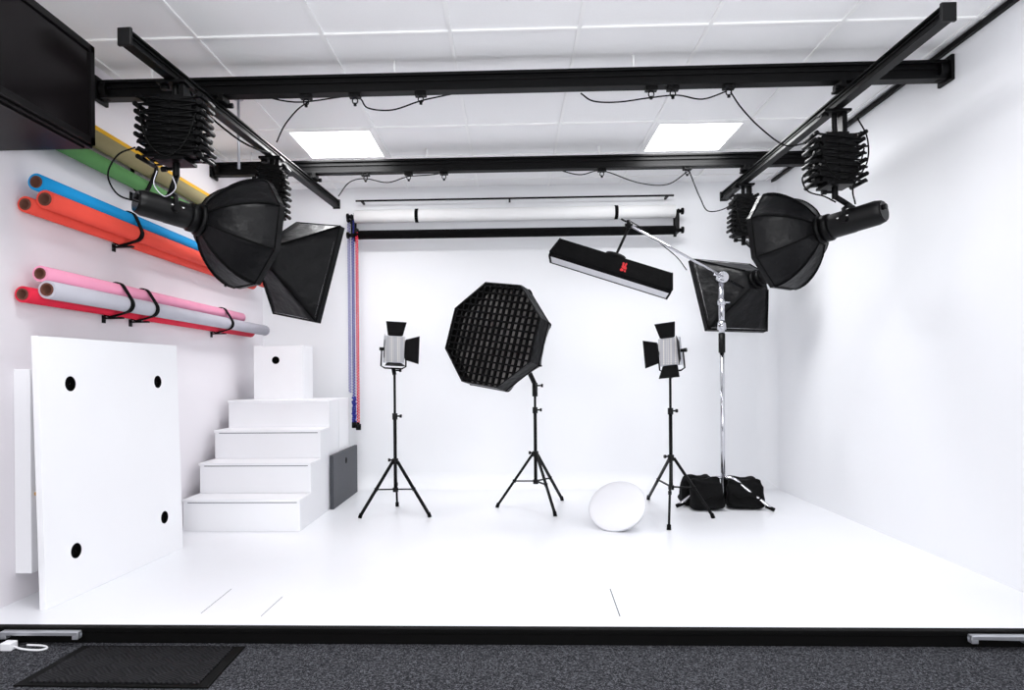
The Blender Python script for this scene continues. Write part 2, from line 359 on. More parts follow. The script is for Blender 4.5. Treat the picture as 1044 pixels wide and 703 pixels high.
# ------------------------------------------------------------------ pantographs
def pantograph(x,y,zt,zb,w,layers,label,dp=.06):
    t=thing('pantograph_hanger',label,'pantograph',(x,y,zb-.05),'pantograph hangers')
    mb=MB().bb((x-.07,y-.05,ZS-.045),(x+.07,y+.05,ZS-.031)).bb((x-.06,y-.04,zt),(x+.06,y+.04,zt+.015))
    mb.cyl((x,y,zt+.01),(x,y,ZS-.04),.014).cyl((x-.05,y,ZS-.06),(x-.05,y,ZS-.045),.02).bb((x+.03,y-.03,zt+.01),(x+.055,y+.03,ZS-.04))
    part(t,'carriage',mb,['black'],.002)
    h=(zt-zb)/layers; mb=MB(); rj=random.Random(int(abs(x)*1000))
    for yo in(-dp,dp):
        for i in range(layers):
            za=zt-i*h; zc=za-h
            for s,o in((1,0),(-1,.006)):
                k=rj.uniform(.93,1.06); e1=rj.uniform(-.1,.1)*h
                a=V((x-s*w/2*k,y+yo+o,za+e1)); b=V((x+s*w/2*k,y+yo+o,zc-e1))
                mb.beam(a,b,h*.42,.006,V((0,1,0)).cross(b-a).normalized())
                mb.beam(a,b,.006,h*.42,V((0,1,0)))
                a2=V((x-s*w*.43*k,y+yo*.45+o,za-h*.5)); b2=V((x+s*w*.43*k,y+yo*.45+o,zc-h*.5+.004))
                if i<layers-1: mb.beam(a2,b2,.006,h*.6,V((0,1,0)))
        for i in range(layers):
            za=zt-(i+.5)*h; ww=w*rj.uniform(.32,.40)
            mb.bb((x-ww,y+yo*.6-.02,za-h*.46),(x+ww,y+yo*.6+.02,za+h*.46))
    for i in range(layers+1):
        z=zt-i*h
        for sx in(-1,1):
            q=rj.uniform(-.012,.012)
            mb.cyl((x+sx*w/2+q,y-dp-.014,z),(x+sx*w/2+q,y+dp+.014,z),.0115,n=8)
            mb.cyl((x+sx*(w/2-.02),y-dp,z),(x+sx*(w/2+rj.uniform(.004,.016)),y-dp,z),.006,n=8)
        if i<layers: mb.cyl((x,y-dp-.018,z-h/2),(x,y+dp+.018,z-h/2),.009,n=8)
    mb.cyl((x,y,zb),(x,y,zt),.02,n=10)
    part(t,'scissor_arms',mb,['black'])
    n=layers*12
    pts=[V((x+w*.40*math.cos(i*.9),y+.05*math.sin(i*.9),zt-(zt-zb)*i/n)) for i in range(n+1)]
    part(t,'coiled_cable',MB().tube(spline(pts,2),.007,6),['rubber'])
    lp=[V((x-w*.48,y-dp-.02,zt-.05)),V((x-w*.3,y-dp-.035,zb+.06)),V((x-.0,y-dp-.04,zb-.01)),V((x+w*.3,y-dp-.035,zb+.05)),V((x+w*.46,y-dp-.02,zt-.09))]
    part(t,'hanging_cable',MB().tube(spline(lp),.004,6),['rubber'])
    part(t,'spigot',MB().bb((x-.07,y-dp-.01,zb-.016),(x+.07,y+dp+.01,zb-.002)).cyl((x,y,zb-.075),(x,y,zb+.005),.016).cyl((x-.045,y,zb-.04),(x,y,zb-.04),.007).cyl((x-.07,y,zb-.04),(x-.045,y,zb-.04),.013),['black'],.001)
    return t
# ------------------------------------------------------------------ flash heads
def flash(front,ax,L,r,px,pz,label,mark=True):
    ax=ax.normalized(); bk=-ax; t=thing('flash_head',label,'flash head',front+bk*L*.5-V((0,0,r)),'studio flash heads')
    part(t,'housing',MB().lathe(front,bk,[(.03,r*.6),(.03,r*.94),(.045,r),(L*.5,r),(L*.52,r*.97),(L*.9,r*.97),(L,r*.85)],28,closed=True),['plastic'],.002)
    part(t,'mount_ring',MB().lathe(front,bk,[(-.004,r*.75),(-.004,r*1.12),(.03,r*1.12),(.032,r*.9)],28,closed=True),['black'])
    a,b=frame(bk)
    p=front+bk*(L+.002)
    part(t,'rear_panel',MB().cyl(p-bk*.006,p+bk*.003,r*.78,n=24),['gloss'])
    part(t,'control_knob',MB().cyl(p+b*.02,p+b*.02+bk*.016,.014),['plastic'])
    s=ax.cross(V((0,0,1))).normalized(); mid=front+bk*L*.45
    mb=MB(); top=mid+V((0,0,r+.012))
    mb.tube([mid+s*(r+.012),mid+s*(r+.014)+V((0,0,r*.8)),top+s*.03,top-s*.03,mid-s*(r+.014)+V((0,0,r*.8)),mid-s*(r+.012)],.011,8)
    mb.cyl(mid+s*(r-.004),mid+s*(r+.035),.018,n=12).cyl(mid-s*(r-.004),mid-s*(r+.035),.018,n=12)
    q=V((px,mid.y,pz)); mb.cyl(top,q,.014,n=12)
    part(t,'tilt_bracket',mb,['black'])
    if mark:
        w=-1 if s.y>0 else 1
        sd=s*w; mb=MB()
        for i,(o,l) in enumerate(((0,.012),(.016,.018),(.038,.010),(.052,.02))):
            c0=mid+bk*(-.04+o*.9)+sd*(r*.96)+V((0,0,r*.27))
            mb.beam(c0-bk*l*.4,c0+bk*l*.4,.006,.002,sd)
        part(t,'printed_marking',mb,['mark'],label='small white printed lettering')
    return t
# ------------------------------------------------------------------ softboxes
def softbox(front_c,ax,shape,depth,s0,lip,label,name,ref=V((0,0,1)),roll=0,bulge=.8,gridc=0,inner='diff',rings=8,group=None,dz=None,sagk=.05,fab='fabric'):
    ax=ax.normalized(); a,b=frame(ax,ref)
    ca,sa=math.cos(roll),math.sin(roll); a,b=a*ca+b*sa,b*ca-a*sa
    n=len(shape); apex=front_c-ax*depth
    t=thing(name,label,'softbox',front_c-V((0,0,.3)),group)
    def P(x,y,z): return apex+a*x+b*y+ax*z
    sx0,sy0=s0
    mb=MB(); vs=[]
    for j in range(rings+1):
        k=j/rings; g_=math.sin(k*math.pi/2)**bulge if bulge<1 else k
        for i,(x,y) in enumerate(shape): vs.append(P(x*(sx0+(1-sx0)*g_),y*(sy0+(1-sy0)*g_),depth*k))
    full=[]; SUB=6; rj=random.Random(3)
    for j in range(rings+1):
        for i in range(n):
            p=vs[j*n+i]; q=vs[j*n+(i+1)%n]; c=apex+ax*(depth*j/rings)
            for u in range(SUB):
                f_=u/SUB; mid=p.lerp(q,f_); sag=sagk*math.sin(math.pi*j/rings)*math.sin(math.pi*f_)
                if 0<j<rings and u and sagk: sag+=rj.uniform(-.006,.006)
                full.append(mid+(c-mid)*sag)
    m2=SUB*n
    mb.add(full,[(j*m2+i,j*m2+(i+1)%m2,(j+1)*m2+(i+1)%m2,(j+1)*m2+i) for j in range(rings) for i in range(m2)],0,sagk>0)
    mb.add(full[:m2],[tuple(range(m2))],0,False)
    top=[P(x,y,depth) for x,y in shape]; ltop=[P(x,y,depth+lip) for x,y in shape]; lin_=[P(x*.975,y*.975,depth+lip) for x,y in shape]; lb=[P(x*.975,y*.975,depth-.01) for x,y in shape]
    for A,B in((top,ltop),(ltop,lin_),(lin_,lb)):
        mb.add(A+B,[(i,(i+1)%n,n+(i+1)%n,n+i) for i in range(n)],0,False)
    part(t,'fabric_shell',mb,[fab])
    mb=MB()
    for i in range(n): mb.tube([vs[j*n+i] for j in range(rings+1)],.0055,6)
    mb.tube(top+[top[0]],.0045,6)
    part(t,'rib_seam',mb,['fabric2'])
    dz=-.012 if dz is None else dz
    mb=MB(); mb.add([P(x*.97,y*.97,depth+dz) for x,y in shape],[tuple(range(n))],0)
    part(t,'front_diffuser',mb,[inner])
    r=max(.055,min(sx0*max(abs(x) for x,y in shape),sy0*max(abs(y) for x,y in shape))*1.05)
    part(t,'speed_ring',MB().lathe(apex,ax,[(-.02,r*.75),(-.02,r),(.005,r*1.02),(.005,r*.75)],24,closed=True),['black'])
    if gridc:
        R=max(abs(x) for x,y in shape); mb=MB(); st=2*R/gridc
        def clipline(horiz,c):
            ts=[]
            for i in range(n):
                p,q=shape[i],shape[(i+1)%n]; u=(p[1],q[1],p[0],q[0]) if horiz else (p[0],q[0],p[1],q[1])
                if (u[0]-c)*(u[1]-c)<0: k=(c-u[0])/(u[1]-u[0]); ts.append(u[2]+(u[3]-u[2])*k)
            return (min(ts)*.98,max(ts)*.98) if len(ts)>1 else None
        for i in range(gridc+1):
            c=-R+st*(i+.5) 
            for hz in(True,False):
                e_=clipline(hz,c)
                if not e_: continue
                z0,z1=depth+lip-.030,depth+lip-.002
                if hz: q=[(e_[0],c),(e_[1],c)]
                else: q=[(c,e_[0]),(c,e_[1])]
                A=P(*q[0],(z0+z1)/2);B=P(*q[1],(z0+z1)/2)
                dd=(B-A).normalized(); nn=ax.cross(dd)
                Rm=Matrix((nn,ax,dd)).transposed()
                mb.box((A+B)/2,(.010,z1-z0,(B-A).length),Rm)
        part(t,'honeycomb_grid',mb,['fabric2'])
    return {'t':t,'P':P,'apex':apex,'a':a,'b':b}
def octa(R,off=math.pi/8): return [(R*math.cos(off+i*math.pi/4),R*math.sin(off+i*math.pi/4)) for i in range(8)]
def rect(w,h): return [(w/2,h/2),(-w/2,h/2),(-w/2,-h/2),(w/2,-h/2)]
# left hanging set
LB='compact black scissor pantograph hanging from a cross rail'
FB='black cylindrical studio flash head mounted on an octagonal softbox'
OB='black octagonal softbox hanging from a flash head, outer fabric showing'
apL=PY(203,224,3.30); axL=V((.62,.70,-.13)); axn=axL.normalized()
mL=apL-axn*.15; xl=rx(railL,mL.y)
pantograph(xl,mL.y,2.285,2.005,.29,8,LB)
flash(apL-axn*.02,axL,.27,.062,xl,1.935,FB)
softbox(apL+axn*.27,axL,octa(.288),.26,(.28,.28),.03,OB,'octagonal_softbox',group='hanging octagonal softboxes',bulge=.75)
# right hanging set
apR=PY(838,234,3.84); axR=V((-.60,.72,-.12)); axn=axR.normalized(); mR=apR-axn*.15; xr=rx(railR,mR.y)
pantograph(xr,mR.y,2.235,1.98,.25,7,LB)
flash(apR-axn*.02,axR,.30,.066,xr,1.915,FB)
softbox(apR+axn*.25,axR,octa(.29),.24,(.28,.28),.03,OB,'octagonal_softbox',group='hanging octagonal softboxes',bulge=.75)
# further rectangular softboxes
def rear(rail,y,ztop,zb,front,ax,w,h,dep,roll,lab):
    x=rx(rail,y); pantograph(x,y,ztop,zb,.17,8,'narrow folded black pantograph hanging from a cross rail',.05)
    axn=ax.normalized(); ap=front-axn*(dep+.01)
    flash(ap-axn*.02,ax,.22,.055,x,zb-.06,'black studio flash head holding a rectangular softbox',False)
    softbox(front,ax,rect(w,h),dep,(.3,.25),.04,lab,'rectangular_softbox',bulge=1,roll=roll,group='hanging rectangular softboxes')
rear(railL,4.3,2.3,2.0,PY(312,276,4.35),V((.50,.82,-.16)),.42,.62,.30,.19,'black rectangular softbox on a hanging flash head, outer fabric showing')
rear(railR,5.12,2.28,2.0,PY(744,301,5.42),V((-.45,.85,-.30)),.61,.58,.28,0,'black square softbox on a hanging flash head, outer fabric showing')
# cables around hangers
cable([PY(138,150,3.15),PY(120,158,3.1),PY(110,178,3.05),PY(120,198,3.05),PY(142,206,3.05)],.004)
cable([PY(160,174,3.08),PY(157,188,3.06),PY(168,200,3.06),PY(179,192,3.06),PY(176,180,3.08)],.002,'thin pale cable looped under the pantograph','grey')
cable([PY(190,85,3.3),PY(205,110,3.25),PY(240,140,3.4),PY(262,152,3.6),PY(276,156,3.8)],.005)
cable([PY(826,172,3.65),PY(818,182,3.6),PY(824,195,3.55),PY(840,200,3.55),PY(852,206,3.55)],.004)
cable([PY(874,120,3.66),PY(884,140,3.65),PY(884,165,3.65),PY(870,190,3.6),PY(872,208,3.58)],.004)
# grey drop pole
a=PY(243,105,4.0)
solo('drop_pole','thin grey vertical pole hanging from the ceiling','pole',MB().cyl((a.x,4.0,ZC-.01),(a.x,4.0,PY(243,172,4.0).z),.008).cyl((a.x,4.0,ZC-.02),(a.x,4.0,ZC-.0),.03),['alu'])
# ------------------------------------------------------------------ paper rolls
def roll(color,x,z,y0,y1,r,label,grp,p0=None,p1=None,cc='card'):
    p0=V((x,y0,z)) if p0 is None else p0; p1=V((x,y1,z)) if p1 is None else p1
    t=thing('paper_roll',label,'paper roll',(p0+p1)/2-V((0,0,r)),grp)
    part(t,'paper',MB().pipe(p0,p1,r,r*.72,28),[color])
    d=(p1-p0).normalized()
    part(t,'core_tube',MB().pipe(p0-d*.004,p1+d*.004,r*.72,r*.54,24),[cc],label='brown cardboard core')
    return t
G1='coloured paper rolls on the side wall'
def yof(px,py,x): return PX(px,py,x).y
x1=XL+.118; x2=XL+.042; x3=XL+.088
zo=PX(46,203,x1).z; yo=yof(46,203,x1)
U=[(x1,zo,.041),(x2,zo-.026,.036),(x3,zo+.074,.038)]
roll('orange',*U[0][:2],yo,yo+2.72,.041,'coral orange seamless paper roll strapped to the wall',G1)
roll('orange',*U[1][:2],yo-.02,yo+2.66,.036,'coral orange paper roll touching the wall beside another',G1)
yb=yof(37,185,x3); roll('blue',*U[2][:2],yb,yb+2.5,.038,'bright blue paper roll stacked above coral rolls',G1)
zg=PX(48,295,x1).z; yg=yof(48,295,x1)
Lw=[(x1,zg,.041),(x2,zg-.026,.036),(x3-.01,zg+.074,.036)]
roll('grey',*Lw[0][:2],yg,yg+2.72,.041,'pale grey seamless paper roll strapped to the wall',G1)
roll('red',*Lw[1][:2],yg-.05,yg+2.6,.036,'red paper roll tucked under a pale grey roll',G1)
yp=yof(41,277,x3-.01); roll('pink',*Lw[2][:2],yp,yp+2.3,.036,'pale pink paper roll stacked above a grey roll',G1)
zt=PX(95,150,x1).z
Tp=[(XL+.105,zt+.055,.042),(XL+.046,zt+.118,.038),(XL+.064,zt-.035,.04)]
roll('khaki',*Tp[0][:2],2.95,5.67,.042,'khaki brown paper roll strapped high on the wall',G1)
roll('yellow',*Tp[1][:2],2.95,5.67,.038,'yellow paper roll high on the wall',G1)
roll('green',*Tp[2][:2],2.95,5.67,.040,'green paper roll under a khaki roll',G1)
def hull(ps):
    ps=sorted(set(ps)); 
    def half(p):
        h=[]
        for q in p:
            while len(h)>1 and (h[-1][0]-h[-2][0])*(q[1]-h[-2][1])-(h[-1][1]-h[-2][1])*(q[0]-h[-2][0])<=0: h.pop()
            h.append(q)
        return h[:-1]
    return half(ps)+half(ps[::-1])
def strap(circs,y,w=.035,name='roll_strap',grp='black straps around paper rolls'):
    def hl(o): return hull([(round(c[0]+(c[2]+o)*math.cos(q),5),round(c[1]+(c[2]+o)*math.sin(q),5)) for c in circs for q in [i*math.pi/12 for i in range(24)]])
    h=hl(.003); n=len(h); cx=sum(p[0] for p in h)/n; cz=sum(p[1] for p in h)/n
    ho=[(cx+(p[0]-cx)*1.06,cz+(p[1]-cz)*1.06) for p in h]
    vs=[V((p[0],y+s*w/2,p[1])) for s in(-1,1) for p in h]+[V((max(XL+.001,p[0]),y+s*w/2,p[1])) for s in(-1,1) for p in ho]
    fs=[]
    for i in range(n):
        j=(i+1)%n; fs+=[(i,j,n+j,n+i),(2*n+i,3*n+i,3*n+j,2*n+j),(i,2*n+i,2*n+j,j),(n+i,n+j,3*n+j,3*n+i)]
    mb=MB().add(vs,fs)
    t=thing(name,'black fabric strap holding paper rolls to the wall','strap',(cx,y,cz),grp)
    part(t,'band',mb,['fabric2'])
    zb=min(p[1] for p in ho)
    part(t,'wall_bracket',MB().bb((XL,y-.012,zb-.009),(cx+.03,y+.012,zb)).bb((XL,y-.015,zb-.03),(XL+.005,y+.015,zb+.01)),['black'])
for y in(3.72,5.2): strap(U,y)
for y in(3.62,3.88,4.95): strap(Lw,y)
for y in(3.9,5.2): strap(Tp,y)
# ------------------------------------------------------------------ black wall cabinet
xc=-1.77; za=PX(95,152,xc).z; zb=PX(95,48,xc).z; yc=PX(95,152,xc).y; y0=1.75
t=thing('wall_cabinet','black wall cabinet with dark glass door near the ceiling','cabinet',(XL+.2,(yc+y0)/2,za))
part(t,'body',MB().bb((XL,y0,za),(xc,yc,zb)),['cab'],.004)
d_=part(t,'door',MB().bb((xc-.0005,y0+.02,za+.02),(xc+.008,yc-.02,zb-.02)),['gloss'],.002)
f=MB(); w_=.028
f.bb((xc,y0+.01,za+.01),(xc+.016,yc-.01,za+.01+w_)).bb((xc,y0+.01,zb-.01-w_),(xc+.016,yc-.01,zb-.01)).bb((xc,yc-.01-w_,za+.01),(xc+.016,yc-.01,zb-.01)).bb((xc,y0+.01,za+.01),(xc+.016,y0+.01+w_,zb-.01))
part(d_,'door_frame',f,['cab'])
part(t,'shelf_trim',MB().bb((XL+.02,y0+.03,za-.008),(xc-.02,yc-.03,za)),['cab'])
# ------------------------------------------------------------------ panels with hand holes
def holed(name,label,cat,corners,thick,nrm,holes,hr,material='white',grp=None):
    B0,B1,T1,T0=corners; back=-nrm*thick
    t=thing(name,label,cat,(B0+B1)/2+back/2,grp)
    mb=MB().add([B0,B1,T1,T0]+[p+back for p in(B0,B1,T1,T0)],[(0,1,2,3),(7,6,5,4),(0,4,5,1),(1,5,6,2),(2,6,7,3),(3,7,4,0)])
    ob=part(t,'board',mb,[material])
    if holes:
        cm=MB()
        dp=.010
        for h in holes: cm.cyl(h+nrm*.02,h-nrm*dp,hr,n=28)
        cut=bpy.data.objects.new('cut',mkmesh('cut',cm,['dark'],OR[t])); COL.objects.link(cut); cut.location=OR[t]
        bpy.context.view_layer.update()
        md=ob.modifiers.new('b','BOOLEAN'); md.object=cut; md.operation='DIFFERENCE'; md.solver='EXACT'
        bpy.context.view_layer.update()
        dg=bpy.context.evaluated_depsgraph_get(); nm=bpy.data.meshes.new_from_object(ob.evaluated_get(dg))
        ob.modifiers.clear(); ob.data=nm; bpy.data.objects.remove(cut)
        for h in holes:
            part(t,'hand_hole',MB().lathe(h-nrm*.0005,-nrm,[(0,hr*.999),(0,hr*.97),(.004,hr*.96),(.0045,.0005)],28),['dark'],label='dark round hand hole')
    bevel(ob,.0015,1)
    return t
def inplane(px,py,p0,n):
    r=ray(px,py); return CAM+r*((p0-CAM).dot(n)/r.dot(n))
B0=PZ(47,622);B1=PZ(187,558);T0=PY(38,342,B0.y);T1=PY(180,352,B1.y)
nr=(B1-B0).cross(T0-B0).normalized()
if nr.x<0: nr=-nr
T1=inplane(180,352,B0,nr)
holed('white_panel','large white board panel with four hand holes, leaning upright','panel',(B0,B1,T1,T0),.03,nr,[inplane(*h,B0,nr) for h in((72,391),(161,389),(168,527),(78,561))],.034)
f=PX(27,376,XL+.06); lo=PX(36,583,XL+.075)
t=thing('white_wall_board','flat white board fixed to the wall behind a larger panel','panel',(XL+.04,f.y+.5,lo.z))
part(t,'board',MB().bb((XL,f.y,lo.z),(XL+.075,f.y+1.1,f.z)),['white'],.004)
k_=V((XL+.074,f.y+.03,.47)); part(t,'knob',MB().cyl(k_,k_+V((.018,0,0)),.009),['amber'],label='small wooden knob')
# ------------------------------------------------------------------ stairs
sx0,sx1=PZ(187,541).x,PZ(306,541).x; sy=PZ(245,541).y
sx0=max(sx0,XL+.03)
st=thing('staircase','white wooden four-step block staircase on the studio floor','stairs',((sx0+sx1)/2,sy+.5,0))
N=4; run=.242; rise=.203
ysd=[sy+i*run for i in range(N)]; ye=ysd[-1]+.27
pts=[(sy,0)]
for i in range(N):
    pts.append((ysd[i],rise*(i+1)-.018)); pts.append(((ysd[i+1] if i<N-1 else ye),rise*(i+1)-.018))
pts.append((ye,0)); n=len(pts)
body=MB().add([V((sx0,p[0],p[1])) for p in pts]+[V((sx1,p[0],p[1])) for p in pts],[tuple(range(n)),tuple(range(2*n-1,n-1,-1))]+[(i,(i+1)%n,n+(i+1)%n,n+i) for i in range(n)])
part(st,'carcass',body,['white'])
for i in range(N):
    y1=(ysd[i+1] if i<N-1 else ye)
    part(st,'tread',MB().bb((sx0-.004,ysd[i]-.012,rise*(i+1)-.018),(sx1+.004,y1-.001,rise*(i+1))),['white'],.003)
    if i<3: part(st,'tread_seam_shadow',MB().bb((sx0+.03,ysd[i]-.0015,rise*(i+1)-.0245),(sx1-.02,ysd[i]+.001,rise*(i+1)-.0182)),['seam_shade'],label='thin grey joint line with painted shadow')  # grey strip paints the joint and its shadow under the tread front
bz=rise*4-.002; yp2=5.66
holed('plinth_box','white wooden plinth box standing behind the stairs','box',
 (V((sx1+.0,ye+.01,0)),V((sx1,yp2,0)),V((sx1,yp2,bz)),V((sx1,ye+.01,bz))),sx1-sx0,V((1,0,0)),[],.03)
yb_=5.33; a=PY(259,405,yb_);b=PY(309,352,yb_); a.x=max(a.x,XL+.02)
holed('storage_box','white square box with one hand hole on the plinth','box',
 (V((a.x,yb_,bz)),V((b.x,yb_,bz)),V((b.x,yb_,b.z)),V((a.x,yb_,b.z))),.26,V((0,-1,0)),[PY(281,367,yb_)],.03)
q0=PX(340,517,sx1+.03)
h0=.40
holed('grey_board','dark grey rectangular board leaning on the white plinth','board',
 (V((sx1+.032,q0.y,0)),V((sx1+.032,YB-.17,0)),V((sx1+.032,YB-.17,h0)),V((sx1+.032,q0.y,h0))),.026,V((1,0,0)),[PX(353,469,sx1+.032)],.025,'dgrey')
# ------------------------------------------------------------------ backdrop roll system
yw=5.86
lx=PY(362,220,yw).x; rxx=PY(688,215,yw).x
def zb_(px,py): return PY(px,py,yw).z
G2='backdrop rolls on the end wall'
roll('paperw',0,0,0,0,.055,'thick white backdrop paper roll on wall hooks',G2,V((lx,yw,zb_(525,218))),V((rxx,yw,zb_(525,218))),'black')
roll('fabric2',0,0,0,0,.038,'slim black backdrop roll below a white one',G2,V((lx,yw,zb_(525,237))),V((rxx,yw,zb_(525,237))),'black')
t=thing('crossbar','thin black metal crossbar above backdrop rolls','bar',((lx+rxx)/2,yw,zb_(525,201)))
zt_=zb_(525,201); part(t,'tube',MB().cyl((lx,yw+.03,zt_),(rxx-.0,yw+.03,zt_),.008),['black'])
for x in(lx+.05,.0,rxx-.05): part(t,'wall_mount',MB().bb((x-.008,yw+.03,zt_-.008),(x+.008,YB,zt_+.008)),['black'])
zl_,zh_,zw_=zb_(525,237),zb_(525,203),zb_(525,218)
for x,s in((lx,-1),(rxx,1)):
    t=thing('roll_bracket','black wall bracket with knobs carrying backdrop rolls','bracket',(x+s*.04,YB,zl_-.06),'backdrop roll brackets')
    part(t,'plate',MB().bb((x+s*.03-.012,YB-.02,zl_-.03),(x+s*.03+.012,YB,zw_+.06)).bb((x+s*.03-.006,yw-.01,zl_-.02),(x+s*.03+.006,YB-.01,zw_+.02)),['black'],.002)
    for z in(zl_,zw_):
        part(t,'expander_knob',MB().cyl((x+s*.0,yw,z),(x+s*.055,yw,z),.016).cyl((x+s*.055,yw,z),(x+s*.072,yw,z),.028,n=14),['black'])
for px in(425,628):
    x=PY(px,218,yw).x
    solo('roll_clip','black band clipped around the white backdrop roll','band',MB().pipe((x-.014,yw,zw_),(x+.014,yw,zw_),.0585,.0552,28),['fabric2'],group='bands on the backdrop roll')
def chain(px,py0,py1,y,mt_,lab,weight=True,bunch=False):
    a=PY(px,py0,y);zb2=PY(px,py1,y).z; t=thing('bead_chain',lab,'chain',(a.x,y,zb2),'hanging bead chains')
    z=a.z; mb=MB()
    while z>zb2+.05:
        for dx in(-.0065,.0065):
            mb.ell((a.x+dx,y,z-(0 if dx<0 else .012)),(.0078,.0078,.0095),nu=6,nv=4)
        z-=.024
    if bunch:
        rj=random.Random(5); z=zb2+.26
        while z>zb2+.05:
            for k in range(4): mb.ell((a.x+rj.uniform(-.014,.014),y+rj.uniform(-.012,.012),z),(.009,.009,.010),nu=6,nv=4)
            z-=.017
    for dx in(-.0065,.0065): mb.cyl((a.x+dx,y,a.z+.005),(a.x+dx,y,zb2+.04),.002,n=5)
    ob=part(t,'bead_loop',mb,[mt_]); ob["kind"]="stuff"
    if weight: part(t,'weight',MB().cyl((a.x,y,zb2-.0),(a.x,y,zb2+.05),.022,n=14).cyl((a.x,y,zb2+.05),(a.x,y,zb2+.065),.012,n=12),['black'])
    part(t,'pulley',MB().cyl((a.x,y-.012,a.z+.01),(a.x,y+.012,a.z+.01),.018).bb((a.x-.008,y,a.z-.0),(a.x+.008,YB,a.z+.016)),['black'])
chain(355.5,226,405,5.92,'cwhite','pale violet bead chain loop hanging against the wall',False)
chain(359.5,224,436,5.88,'cblue','dark blue bead chain loop bunched above its black weight',True,True)
chain(363.7,236,438,5.83,'cred','red bead chain loop with black weight against the wall')
# ------------------------------------------------------------------ light stands
def stand(px,py,ybase,feet,ztop,zc,label,mt_='black'):
    x=PY(px,py,ybase).x; y=ybase
    t=thing('light_stand',label,'light stand',(x,y,0),'black light stands')
    zl=zc-.20
    part(t,'lower_tube',MB().cyl((x,y,zl-.02),(x,y,zc+.33),.0125),[mt_])
    part(t,'upper_tube',MB().cyl((x,y,zc+.30),(x,y,ztop),.009),[mt_])
    part(t,'column_collar',MB().cyl((x,y,zc+.30),(x,y,zc+.345),.019).cyl((x,y,zc+.325),(x+.04,y,zc+.325),.006).cyl((x+.035,y,zc+.325),(x+.05,y,zc+.325),.012),['plastic'])
    part(t,'leg_collar',MB().cyl((x,y,zc-.02),(x,y,zc+.02),.022).cyl((x,y,zc+.01),(x-.04,y-.01,zc+.01),.006).cyl((x-.035,y-.01,zc+.01),(x-.05,y-.012,zc+.01),.012),['plastic'])
    part(t,'strut_collar',MB().cyl((x,y,zl-.02),(x,y,zl+.01),.02),['plastic'])
    for fp in feet:
        f=PZ(*fp); f.z=.012; d=V((f.x-x,f.y-y,0)).normalized()
        a=V((x,y,zc))+d*.02; k=a.lerp(f,.52); mb=MB()
        mb.beam(a,f,.015,.019,d); mb.beam(V((x,y,zl))+d*.018,k,.010,.012,d); mb.cyl(k-V((0,0,.012)),k+V((0,0,.012)),.012,n=8)
        o=part(t,'leg',mb,[mt_],.001)
        part(o,'foot_tip',MB().cyl(f+V((0,0,.02))-d*.01,f-V((0,0,.012))+d*.002,.013,.014,n=10),['rubber'])
    return V((x,y,ztop))
s1=stand(403,470,4.92,((367,528),(438,527),(405,516)),PY(403,376,4.92).z,.37,'black folding light stand holding an LED panel')
s2=stand(546,470,5.08,((507,517),(566,526),(573,510)),PY(546,397,5.08).z,.40,'black folding light stand holding a gridded softbox')
s3=stand(684,470,4.80,((661,509),(682,540),(727,528)),PY(682,379,4.8).z,.40,'black folding light stand with wide tripod legs')
def led(top,yaw,scale,label,leaf,tilt=0):
    t=thing('led_panel_light',label,'LED light',top,'LED panel lights with barn doors')
    w,h,dp=.140*scale,.19*scale,.05
    R=Matrix.Rotation(yaw,3,'Z')@Matrix.Rotation(tilt,3,'Y'); C=top+V((0,0,h/2+.05))
    L=lambda p:C+R@V(p)
    part(t,'housing',MB().box(L((0,0.01,0)),(w+.014,dp,h+.014),R),['alu'],.005,label='silver-grey housing')
    part(t,'led_face',MB().box(L((0,-dp/2+.008,0)),(w,.012,h),R),['led'],.001)
    part(t,'heat_sink',MB().box(L((0,dp/2+.02,0)),(w*.7,.03,h*.6),R),['black'],.003)
    mb=MB(); s=w/2+.022
    mb.tube([L((s,0.01,.0)),L((s,.01,-h/2-.03)),L((s*.7,.01,-h/2-.045)),L((-s*.7,.01,-h/2-.045)),L((-s,.01,-h/2-.03)),L((-s,.01,0))],.006,8)
    for q in(1,-1): mb.cyl(L((q*(w/2+.002),.01,0)),L((q*(s+.016),.01,0)),.012,n=12)
    mb.cyl(top-V((0,0,.04)),L((0,.01,-h/2-.045)),.015,n=12).cyl(top-V((0,0,.01)),top+V((.04,0,-.01)),.006).cyl(top+V((.035,0,-.01)),top+V((.05,0,-.01)),.012)
    part(t,'yoke',mb,['black'])
    part(t,'tilt_knob',MB().cyl(L((s+.008,.01,0)),L((s+.026,.01,0)),.014,n=12),['plastic'])
    for sd,(ang,ln) in leaf.items():
        hx={'r':V((1,0,0)),'l':V((-1,0,0)),'t':V((0,0,1)),'b':V((0,0,-1))}[sd]
        tn=V((0,0,1)) if sd in'rl' else V((1,0,0)); half=(h if sd in 'rl' else w)/2
        e0=hx*((w if sd in'rl' else h)/2+.008)+V((0,-dp/2,0)); out=hx*math.cos(ang)+V((0,-1,0))*math.sin(ang)
        nn=out.cross(tn).normalized()*.0012; ln*=scale
        q=[e0-tn*half*.8,e0+tn*half*.8,e0+out*ln+tn*half*1.1,e0+out*ln-tn*half*1.1]
        vs=[L(p+nn) for p in q]+[L(p-nn) for p in q]
        part(t,'barn_door_leaf',MB().add(vs,[(0,1,2,3),(7,6,5,4),(0,4,5,1),(1,5,6,2),(2,6,7,3),(3,7,4,0)]).cyl(L(e0-tn*half*.7),L(e0+tn*half*.7),.004,n=8),['black'])
    return t
led(s1,.30,.96,'small LED panel light with open black barn doors',{'t':(.3,.105),'r':(.5,.11),'l':(1.45,.085),'b':(1.25,.07)},.05)
led(s3,-.55,.95,'small LED panel light with black barn doors spread open',{'t':(.3,.11),'l':(.0,.11),'r':(1.5,.05),'b':(.5,.10)},-.09)
